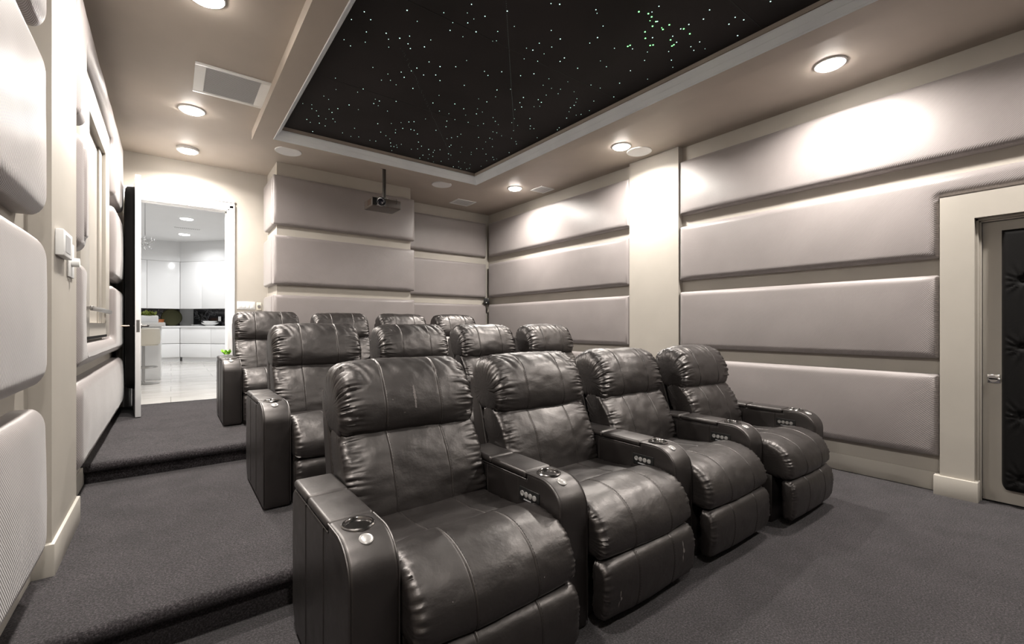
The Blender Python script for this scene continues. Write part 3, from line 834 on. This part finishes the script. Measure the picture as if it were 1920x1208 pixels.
SEAT = [(.52, .385), (.53, .43), (.50, .450), (.42, .452), (.32, .459), (.24, .467), (.206, .468), (.19, .484), (.155, .497), (.09, .502), (.02, .490), (-.045, .455), (-.085, .395), (-.098, .340), (-.088, .300), (-.055, .284), (.02, .29), (.20, .30), (.42, .32)]
FOOT = [(-.045, .278), (-.085, .272), (-.108, .245), (-.116, .19), (-.112, .12), (-.098, .065), (-.075, .048), (-.045, .05), (-.03, .08), (-.03, .16), (-.03, .24)]
LUMB = [(.500, .440), (.500, .50), (.520, .58), (.553, .66), (.596, .725), (.642, .775), (.70, .80), (.76, .76), (.74, .66), (.70, .56), (.66, .47), (.60, .42), (.54, .41)]
HEAD = [(.655, .752), (.622, .768), (.602, .80), (.600, .85), (.615, .91), (.643, .97), (.682, 1.022), (.735, 1.052), (.80, 1.053), (.855, 1.02), (.875, .95), (.865, .87), (.835, .80), (.78, .762), (.71, .75)]
SHELL = [(.70, .50), (.80, .50), (.83, .62), (.862, .78), (.885, .90), (.878, .93), (.85, .94), (.83, .92), (.80, .84), (.76, .72)]
def make_recliner(seed, scuffs=False, first=False, row=1, dyf=0, narrow=1):
    t = empty('recliner')
    bm = bmesh.new(); box(bm, -.312, .312, .02, .70, .0, .30, .01)
    bm2 = [(.45, .10), (.72, .06), (.76, .12), (.80, .52), (.62, .54), (.48, .34)]
    extrude_x(bm, bm2, -.312, .312); finish(bm, 'base', 'leather_side', t)
    cushion('seat_cushion', SEAT, .321, .032, .035, t, 'leather', seams=(-.125, .125), pucker=.018, pk_w=.055, pk_f=110, crown=.012, cross=((.208, .469),), seed=seed + 1, soft=.006)
    cushion('footrest', FOOT, .320, .022, .03, t, 'leather', seams=(-.125, .125), pucker=.013, pk_w=.05, pk_f=110, crown=.008, seed=seed + 2, soft=.004)
    cushion('backrest', LUMB, .321, .018, .03, t, 'leather', seams=(-.13, .13), pucker=.020, pk_w=.12, pk_f=58, crown=.016, seed=seed + 3, soft=.010)
    cushion('headrest', HEAD, .322, .034, .045, t, 'leather', seams=(-.13, .13), pucker=.026, pk_w=.15, pk_f=58, crown=.010, seed=seed + 4, soft=.009, top_pk=(.012, .96), top_round=(.045, .10))
    bm = rounded_slab(SHELL, -.322, .322, .010); finish(bm, 'back_shell', 'leather_side', t, angle=50)
    if first: make_arm(t, -.40, False)
    make_arm(t, .40, True)
    return t
ROWDEF = [  # x of first arm centre, front y, floor z, pitch, per-seat y offset
    (.465, 1.25, 0, .80, (0, .02, .02, -.05)),
    (.485, 2.85, Z1, .77, (0, .0, .03, .0)),
    (.445, 4.76, Z2, .778, (0, 0, 0, 0))]
LAB = [['nearest black leather recliner at the front left, scuffed white mark on its headrest', 'second recliner from the left in the front row, scratched footrest',
        'third recliner from the left in the front row, footrest tipped slightly forward', 'front row recliner at the right end, nearest the right wall'],
       ['middle row recliner at the left end by the aisle', 'second recliner from the left in the middle row, headrest behind the nearest chair',
        'third recliner from the left in the middle row, pale sheen on its headrest', 'middle row recliner at the right end, only its headrest showing'],
       ['back row recliner at the left end beside the doorway', 'second recliner from the left in the back row, mostly hidden',
        'third recliner from the left in the back row, only headrest top showing', 'back row recliner at the right end, small headrest by the back corner']]
GR = ['front row recliners', 'middle row recliners', 'back row recliners']
protos = [make_recliner(11.3), make_recliner(27.7), make_recliner(41.1), make_recliner(63.9)]
protos[0].name = 'recliner'
# only end seats on the aisle carry a left arm as well
proto_first = protos[0]
make_arm(proto_first, -.40, False)
index_children()
for r, (x0, yf, z, p, offs) in enumerate(ROWDEF):
    for k in range(4):
        if r == 0: o = protos[k]
        else: o = copy_tree(protos[k])
        o.location = (x0 + p * (k + .5), yf + offs[k], z); o.scale = (p / .80, 1, 1)
        tag(o, LAB[r][k], 'recliner', GR[r])
# scuffs and scratches that sit on the leather
M['scuff'] = new_mat('worn_leather', (.15, .135, .13), .75, spec=.2)
def scuff(part, chair, blobs, label, seed):
    """little worn patches laid on the front of a part; blobs: (x, z, half width, half height)"""
    rr = random.Random(seed); bm = bmesh.new(); me = part.data
    from mathutils.bvhtree import BVHTree
    bt = BVHTree.FromPolygons([v.co for v in me.vertices], [p.vertices for p in me.polygons])
    for x, z, hw_, hh_ in blobs:
        n = 14; ring = []; c = bt.ray_cast(Vector((x, -1, z)), Vector((0, 1, 0)))
        if c[0] is None: continue
        cv = bm.verts.new(c[0] + c[1] * .0007)
        for k in range(n):
            a = 2 * pi * k / n; q = rr.uniform(.55, 1.1)
            h_ = bt.ray_cast(Vector((x + cos(a) * hw_ * q, -1, z + sin(a) * hh_ * q)), Vector((0, 1, 0)))
            ring.append(bm.verts.new((h_[0] + h_[1] * .0007) if h_[0] is not None else c[0]))
        for k in range(n): bm.faces.new((cv, ring[k], ring[(k + 1) % n]))
    o = finish(bm, 'scuff_mark', 'scuff', part, recalc=False); o['label'] = label
def child(o, nm): return [c for c in kids_of[o.name] if c.name.startswith(nm)][0]
scuff(child(protos[0], 'headrest'), protos[0], [(.004, .945 - .012 * k, .007 - .0006 * abs(k - 3), .009) for k in range(8)] + [(-.10, .90, .004, .003), (-.05, .84, .006, .002)], 'pale worn streak', 3)
scuff(child(protos[1], 'footrest'), protos[1], [(-.24, .15, .003, .014), (-.235, .13, .006, .010), (-.245, .11, .003, .012), (.20, .22, .005, .020), (.203, .19, .008, .016), (.195, .16, .004, .018)], 'pale scratches', 5)
scuff(child(protos[0], 'seat_cushion'), protos[0], [(-.2, .40, .002, .002), (.02, .43, .003, .002), (.15, .36, .002, .003)], 'small pale nicks', 8)

# green sprig
sp = empty('leafy_sprig', (.455, 5.40, .925)); tag(sp, 'small lime-green leafy sprig on the rear left recliner arm by the doorway', 'plant')
bm = bmesh.new()
for k in range(34):
    a = rnd.uniform(0, 2 * pi); e = rnd.uniform(.1, 1.3); l = rnd.uniform(.03, .06)
    d = Vector((cos(a) * cos(e), sin(a) * cos(e), sin(e))); s = d.cross(Vector((0, 0, 1))).normalized() * l * .22; b0 = Vector((rnd.uniform(-.03, .03), rnd.uniform(-.02, .02), .012))
    vs = [bm.verts.new(b0), bm.verts.new(b0 + d * l * .5 + s), bm.verts.new(b0 + d * l), bm.verts.new(b0 + d * l * .5 - s)]; bm.faces.new(vs)
finish(bm, 'leaves', 'green', sp, recalc=False)
bm = bmesh.new(); lathe(bm, [(.02, 0), (.03, .008), (.026, .018), (0, .02)], seg=16); finish(bm, 'base', 'green', sp)

# ------------------------------------------------------------------ kitchen beyond the doorway
KC = 3.37; KX0, KX1, KY1 = -3.0, 4.2, 14.9
struct(boxobj('floor', (KX0 - .1, KX1 + .1, YD + .02, KY1 + .1, Z2 - .1, Z2), 'tile'))
struct(boxobj('ceiling', (KX0 - .1, KX1 + .1, YD + T, KY1 + .1, KC, KC + .1), 'kwall'))
struct(boxobj('wall_kitchen_left', (KX0 - .1, KX0, YD + T, KY1, Z2, KC), 'kwall'))
struct(boxobj('wall_kitchen_right', (KX1, KX1 + .1, YD + T, KY1, Z2, KC), 'kwall'))
struct(boxobj('wall_kitchen_front', (KX0, XL - T, YD + .02, YD + T, Z2, KC), 'kwall'))
struct(boxobj('wall_kitchen_front', (1.01, KX1, YD + T, YD + T + .02, Z2, KC), 'kwall'))
struct(boxobj('wall_kitchen_back', (KX0, KX1, KY1, KY1 + .1, Z2, KC), 'kwall'))
# corner point of cabinet fronts
CX, CY = .19, 14.30
dA = atan2(13.42 - 14.38, 1.05 - .19)
def kobj(name, b, mat, fr, parent=None, bev=.002, **kw):
    o = boxobj(name, b, mat, bev=bev)
    if parent: o.parent = parent
    else: o.location = (fr[0], fr[1], 0); o.rotation_euler = (0, 0, fr[2])
    return o
LF = (CX, CY, 0); RF = (CX, CY, dA)
# soffit / wall above the cabinets and black marble splashback
o = kobj('wall_kitchen_back', (-3.0, 0, .0, .5, 2.86, KC), 'kwall', LF); struct(o)
o = kobj('wall_kitchen_back', (0, 3.2, .0, .5, 2.86, KC), 'kwall', RF); struct(o)
o = kobj('wall_kitchen_back', (-3.0, .0, .385, .42, 1.15, 1.8), 'marble', LF); struct(o)
o = kobj('wall_kitchen_back', (0, 3.2, .385, .42, 1.15, 1.8), 'marble', RF); struct(o)
def unit(kind, fr, x0, x1, lb):
    t = empty(kind, (fr[0] + (x0 + x1) / 2 * cos(fr[2]), fr[1] + (x0 + x1) / 2 * sin(fr[2]), Z2 if kind == 'base_cabinet' else 1.655), fr[2])
    tag(t, lb, 'cabinet'); hw = (x1 - x0) / 2
    if kind == 'base_cabinet':
        boxobj('carcass', (-hw, hw, .03, .38, .10, .86), 'kcab', t)
        boxobj('plinth', (-hw, hw, .06, .38, 0, .10), 'kcab', t)
        boxobj('drawer', (-hw + .003, hw - .003, 0, .03, .46, .855), 'kcab', t, bev=.003)
        boxobj('drawer', (-hw + .003, hw - .003, 0, .03, .105, .445), 'kcab', t, bev=.003)
    else:
        boxobj('carcass', (-hw, hw, .03, .36, 0, 1.205), 'kcab', t)
        boxobj('cabinet_door', (-hw + .003, hw - .003, 0, .03, .0, 1.2), 'kcab', t, bev=.003)
    return t
for i, (a, b) in enumerate(((-3.0, -2.0), (-2.0, -1.30), (-1.30, -.66), (-.66, -.002))):
    unit('upper_cabinet', LF, a, b, ['tall white handleless wall cabinet in the kitchen left of the corner', 'tall white kitchen wall cabinet hidden behind the open door', 'narrow strip of white kitchen wall cabinet next to the open door edge', 'tall white kitchen wall cabinet immediately left of the angled corner'][i])
for i, (a, b) in enumerate(((-3.0, -2.0), (-2.0, -1.2), (-1.2, -.004))):
    unit('base_cabinet', LF, a, b, ['white kitchen base cabinet hidden far left behind the open door', 'white kitchen base cabinet behind the island', 'white kitchen drawer cabinet just right of the island end'][i])
for i, (a, b) in enumerate(((.002, .66), (.66, 1.4), (1.4, 2.2))):
    unit('upper_cabinet', RF, a, b, ['tall white kitchen wall cabinet immediately right of the angled corner', 'tall white kitchen wall cabinet beside the right door jamb', 'white kitchen wall cabinet hidden past the right door jamb'][i])
for i, (a, b) in enumerate(((.0, .92), (.92, 1.7), (1.7, 2.4))):
    unit('base_cabinet', RF, a, b, ['wide white two-drawer kitchen cabinet under the stacked bowls', 'white kitchen base cabinet beside the right door jamb', 'white kitchen base cabinet hidden past the right door jamb'][i])
ct = empty('countertop', (CX, CY, Z2 + .86)); tag(ct, 'white kitchen countertop running along the angled back wall', 'countertop')
boxobj('left_run', (-3.0, .02, -.02, .38, 0, .045), 'kcab', ct, bev=.003)
o = boxobj('angled_run', (-.02, 2.4, -.02, .38, 0, .045), 'kcab', ct, bev=.003); o.rotation_euler = (0, 0, dA)
CTZ = Z2 + .905
def rf(x, y): return (CX + x * cos(dA) - y * sin(dA), CY + x * sin(dA) + y * cos(dA))
bx, by = rf(.76, .14)
for k in range(2):
    bm = bmesh.new(); R_ = .19 - k * .03
    lathe(bm, [(R_ * .5, 0), (R_ * .55, .012), (R_, .07), (R_, .08), (R_ * .96, .08), (R_ * .5, .02), (0, .018)], seg=32)
    tag(finish(bm, 'bowl', 'kcab', loc=(bx, by, CTZ + k * .045)), ['wide pale bowl, lower of the two on the kitchen counter', 'smaller pale bowl resting in the wider one on the kitchen counter'][k], 'bowl')
px_, py_ = rf(.42, .12)
bm = bmesh.new(); lathe(bm, [(.05, 0), (.15, .02), (.15, .028), (0, .02)], seg=28); tag(finish(bm, 'plate', 'kcab', loc=(px_, py_, CTZ)), 'low white dish on the kitchen counter left of the bowls', 'plate')
ox, oy = rf(.84, .355)
oo = empty('wall_outlet', (ox, oy, 1.40), dA); tag(oo, 'white outlet plate on the black marble splashback', 'outlet')
boxobj('plate', (-.04, .04, -.006, 0, -.06, .06), 'plastic_w', oo, bev=.002); boxobj('socket', (-.02, .02, -.009, -.006, -.04, .04), 'plastic_w', oo)
def pot(x, y, r, h, lb):
    t = empty('flower_pot', (x, y, CTZ)); tag(t, lb, 'pot')
    bm = bmesh.new(); lathe(bm, [(r * .8, 0), (r, h), (r * 1.06, h), (r * 1.06, h + .02), (r * .9, h + .02), (r * .8, h - .02), (0, h - .02)], seg=28); finish(bm, 'body', 'terracotta', t)
    return t
p1 = pot(-.50, 14.45, .115, .13, 'wide orange pot on the kitchen counter, nearer the island plant'); p2 = pot(-.24, 14.45, .105, .15, 'taller orange pot on the kitchen counter, right of the other orange pot')
bm = bmesh.new()
for k in range(70):
    a = rnd.uniform(0, 2 * pi); l = rnd.uniform(.05, .13); e = rnd.uniform(.2, 1.4); d = Vector((cos(a) * cos(e), sin(a) * cos(e) * .6, sin(e) * .6)); s = d.cross(Vector((0, 0, 1))).normalized() * l * .3; b0 = Vector((0, 0, .11))
    bm.faces.new([bm.verts.new(v) for v in (b0, b0 + d * l * .5 + s, b0 + d * l, b0 + d * l * .5 - s)])
finish(bm, 'leaves', 'olive', p1, recalc=False)
bm = bmesh.new(); lathe(bm, [(0, 0), (.20, .0), (.22, .02), (.20, .04), (.0, .03)], seg=36, axis='y'); tag(finish(bm, 'round_tray', 'olive', loc=(.02, 14.60, CTZ + .22)), 'dark olive round board leaning behind the orange pots', 'tray')

# island
isl = empty('kitchen_island', (-1.3, 10.15, Z2)); tag(isl, 'white kitchen island seen end-on beside the open door', 'kitchen island')
boxobj('body', (-1.3, 1.165, -.55, .55, 0, .90), 'kcab', isl, bev=.003)
boxobj('countertop', (-1.32, 1.22, -.72, .60, .90, .965), 'kcab', isl, bev=.004)
def stool():
    t = empty('bar_stool', (-.34, 9.05, Z2)); tag(t, 'cream bar stool with thin metal frame drawn up to the kitchen island', 'bar stool')
    t.rotation_euler = (0, 0, radians(-15))
    bm = bmesh.new()
    prof = [(.14, .60), (.20, .62), (.215, .70), (.20, .86), (.185, .87), (.17, .70), (.13, .64), (0, .63), (0, .60)]
    for a0_, a1_ in ((0, 1),):
        seg = 28
        rings = []
        for k in range(seg + 1):
            a = -pi * .95 + 2 * pi * .95 * k / seg - pi / 2 * 0; rings.append([bm.verts.new((r * cos(a), r * sin(a), z - (.0 if r < .19 else .0))) for r, z in prof[:-2]])
        for A, B in zip(rings, rings[1:]):
            for i in range(len(A) - 1): bm.faces.new((A[i], A[i + 1], B[i + 1], B[i]))
    finish(bm, 'shell', 'cream', t)
    bm = bmesh.new(); cyl(bm, (0, 0, .625), .185, .05, seg=28); finish(bm, 'seat', 'cream', t)
    bm = bmesh.new(); cyl(bm, (0, 0, .30), .02, .60, seg=14); finish(bm, 'stem', 'steel', t)
    bm = bmesh.new(); tube(bm, [(.17 * cos(2 * pi * k / 24), .17 * sin(2 * pi * k / 24), .26) for k in range(24)], .01, 8, closed=True); tube(bm, [(0, 0, .26), (.17, 0, .26)], .008); finish(bm, 'foot_ring', 'steel', t)
    bm = bmesh.new(); lathe(bm, [(.20, 0), (.20, .008), (.03, .022), (0, .022)], seg=32); finish(bm, 'foot_plate', 'steel', t)
stool()
pl = empty('potted_plant', (-.31, 9.85, Z2 + .965)); tag(pl, 'yellow-green plant in a white box planter on the kitchen island', 'plant')
boxobj('planter', (-.20, .14, -.10, .10, 0, .12), 'kcab', pl, bev=.02, seg=4)
bm = bmesh.new()
for k in range(160):
    a = rnd.uniform(0, 2 * pi); l = rnd.uniform(.04, .11); e = rnd.uniform(.1, 1.4); d = Vector((cos(a) * cos(e), sin(a) * cos(e), sin(e))); s = d.cross(Vector((0, 0, 1))).normalized() * l * .25
    b0 = Vector((rnd.uniform(-.15, .09), rnd.uniform(-.06, .06), .115)); bm.faces.new([bm.verts.new(v) for v in (b0, b0 + d * l * .5 + s, b0 + d * l, b0 + d * l * .5 - s)])
M['leafy'] = new_mat('yellow_green_leaf', (.20, .24, .04), .6)
finish(bm, 'foliage', 'leafy', pl, recalc=False)
pe = empty('pendant_light', (-.33, 9.3, KC)); tag(pe, 'clear glass pendant light peeking out beside the open door edge', 'pendant light')
bm = bmesh.new(); cyl(bm, (0, 0, -.35), .006, .70, seg=8); cyl(bm, (0, 0, -.01), .05, .02); finish(bm, 'stem', 'chrome', pe)
bm = bmesh.new()
for k in range(8):
    a = 2 * pi * k / 8; tube(bm, [(0, 0, -.78), (.05 * cos(a), .05 * sin(a), -.84), (.10 * cos(a), .10 * sin(a), -.80), (.12 * cos(a), .12 * sin(a), -.76)], .006, 6); sph(bm, (.12 * cos(a), .12 * sin(a), -.75), .02, 8, 6); sph(bm, (.08 * cos(a), .08 * sin(a), -.90 + .02 * (k % 2)), .014, 8, 6)
finish(bm, 'glass_arms', 'glass', pe)
for x, y, lb in ((.253, 11.08, 'nearer of the two lit kitchen downlights seen through the doorway'), (.254, 13.0, 'farther of the two lit kitchen downlights seen through the doorway'), (-1.8, 9, 'kitchen downlight over the hidden far end of the island'), (2.0, 9, 'kitchen downlight hidden to the right of the doorway'), (1.4, 11.4, 'kitchen downlight hidden past the right door jamb, near the angled cabinets'), (-1.5, 12.5, 'kitchen downlight hidden behind the open door, near the back cabinets')):
    make_downlight(x, y, KC, lb or 'kitchen downlight out of view beside the doorway', kelvin=(1, 1, 1), watt=KITCHEN_W, lens='klens', R=.11, group='kitchen downlights')
v = empty('slot_vent', (.29, 12.2, KC)); tag(v, 'long dark slot vent between the two kitchen downlights', 'ceiling vent')
boxobj('frame', (-.24, .24, -.05, .05, -.006, 0), 'plastic_w', v)
bm = bmesh.new()
for k in range(14): box(bm, -.225 + k * .033, -.208 + k * .033, -.04, .04, -.008, -.005)
finish(bm, 'slots', 'plastic_g', v, smooth=False)
